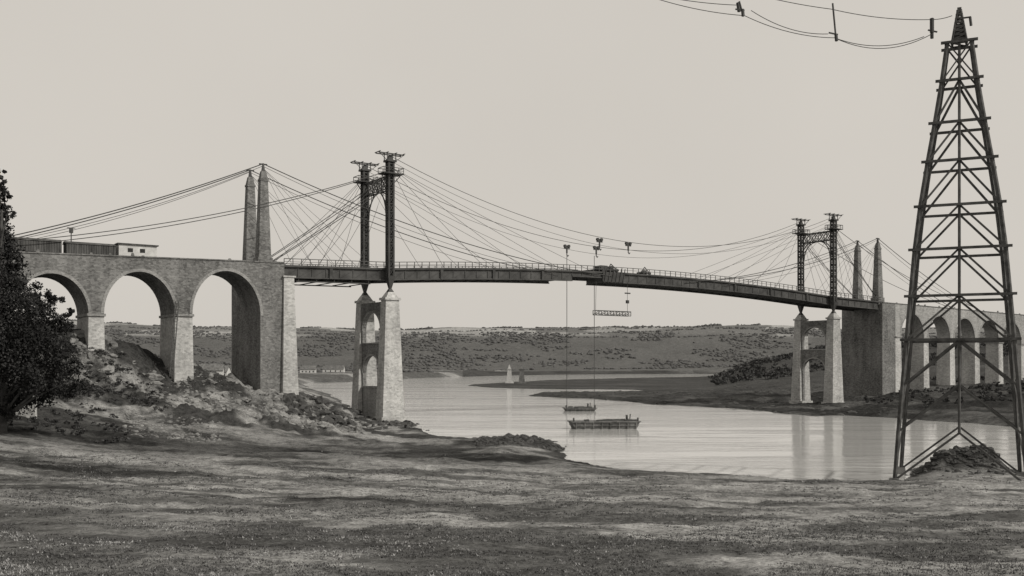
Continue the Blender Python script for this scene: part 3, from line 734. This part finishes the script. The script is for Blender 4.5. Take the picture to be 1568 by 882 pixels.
# ------------------------------------------------------------ grass
N=110000
Yg=22*(100/22)**(rng.random(N)**1.0);Ug=rng.uniform(-60,1640,N);Xg=(Ug-784)/F*Yg
den=fbm(Xg/4,Yg/2.2,4,60);keep=(den+rng.uniform(-.1,.1,N)>.44+.1*ss(40,65,Yg+.12*Xg)+.05*ss(-5,15,Xg));Xg,Yg=Xg[keep],Yg[keep];N=len(Xg)
Zg,SDg=height(Xg,Yg,True);ok=SDg>3;Xg,Yg,Zg=Xg[ok],Yg[ok],Zg[ok];N=len(Xg)
big=rng.uniform(.02,.06,N)*(1+Yg/70)
cl=fbm(Xg/3,Yg/2,3,66)
tn=np.where(rng.random(N)<.08+.7*ss(.5,.64,cl)*ss(55,38,Yg)*ss(0,-8,Xg),rng.uniform(.18,.4,N),rng.uniform(.05,.13,N))
B=4;Vg=np.zeros((N,B,3,3));ang=rng.uniform(0,6.28,(N,B));lean=rng.uniform(.5,1.5,(N,B))*big[:,None];ht=big[:,None]*rng.uniform(.3,1.0,(N,B));wd=big[:,None]*.35
bxg=Xg[:,None]+rng.normal(0,.06,(N,B));byg=Yg[:,None]+rng.normal(0,.06,(N,B))
Vg[:,:,0,0]=bxg-wd*np.sin(ang);Vg[:,:,0,1]=byg+wd*np.cos(ang);Vg[:,:,1,0]=bxg+wd*np.sin(ang);Vg[:,:,1,1]=byg-wd*np.cos(ang)
Vg[:,:,2,0]=bxg+lean*np.cos(ang);Vg[:,:,2,1]=byg+lean*np.sin(ang)
Vg[:,:,0,2]=Vg[:,:,1,2]=Zg[:,None]-.02;Vg[:,:,2,2]=Zg[:,None]+ht
np_mesh('grass',Vg.reshape(-1,3),np.arange(N*B*3).reshape(-1,3),M_grass,np.repeat(tn,B*3))
# ------------------------------------------------------------ light, sky, camera
sv=Vector((.78,-.42,.72)).normalized()
sl=bpy.data.lights.new('sun','SUN');sl.energy=2.9;sl.angle=math.radians(.8);sl.color=(1,.955,.88)
so=bpy.data.objects.new('sun',sl);scene.collection.objects.link(so);so.rotation_euler=(-sv).to_track_quat('-Z','Y').to_euler()
w=bpy.data.worlds.new('World');scene.world=w;w.use_nodes=True;nt=w.node_tree;bg=nt.nodes['Background'];bg.inputs['Strength'].default_value=.1
sk=nt.nodes.new('ShaderNodeTexSky');sk.sky_type='NISHITA';sk.sun_disc=False;sk.sun_elevation=math.asin(sv.z);sk.sun_rotation=math.atan2(sv.x,sv.y);sk.dust_density=4
bw=nt.nodes.new('ShaderNodeRGBToBW');nt.links.new(sk.outputs[0],bw.inputs[0])
tc=nt.nodes.new('ShaderNodeTexCoord');nz=nt.nodes.new('ShaderNodeTexNoise');nz.inputs['Scale'].default_value=2.2;nz.inputs['Detail'].default_value=5
nt.links.new(tc.outputs['Generated'],nz.inputs['Vector'])
hzv=mth(nt,'ADD',mth(nt,'MULTIPLY',nz.outputs['Fac'],.9),5.95)
val=mth(nt,'ADD',mth(nt,'MULTIPLY',mth(nt,'MINIMUM',bw.outputs[0],8),.08),mth(nt,'MULTIPLY',hzv,.92))
cc=nt.nodes.new('ShaderNodeCombineColor')
nt.links.new(mth(nt,'MULTIPLY',val,1.03),cc.inputs[0]);nt.links.new(mth(nt,'MULTIPLY',val,.97),cc.inputs[1]);nt.links.new(mth(nt,'MULTIPLY',val,.885),cc.inputs[2])
nt.links.new(cc.outputs[0],bg.inputs['Color'])
scene.view_settings.view_transform='Standard';scene.view_settings.look='None';scene.view_settings.exposure=0
cam=bpy.data.cameras.new('camera');co=bpy.data.objects.new('camera',cam);scene.collection.objects.link(co)
co.location=(0,0,H);co.rotation_euler=(math.radians(90),0,0);cam.sensor_width=36;cam.lens=36*F/1568;cam.shift_y=119/1568;cam.clip_end=20000;cam.clip_start=.1
scene.camera=co
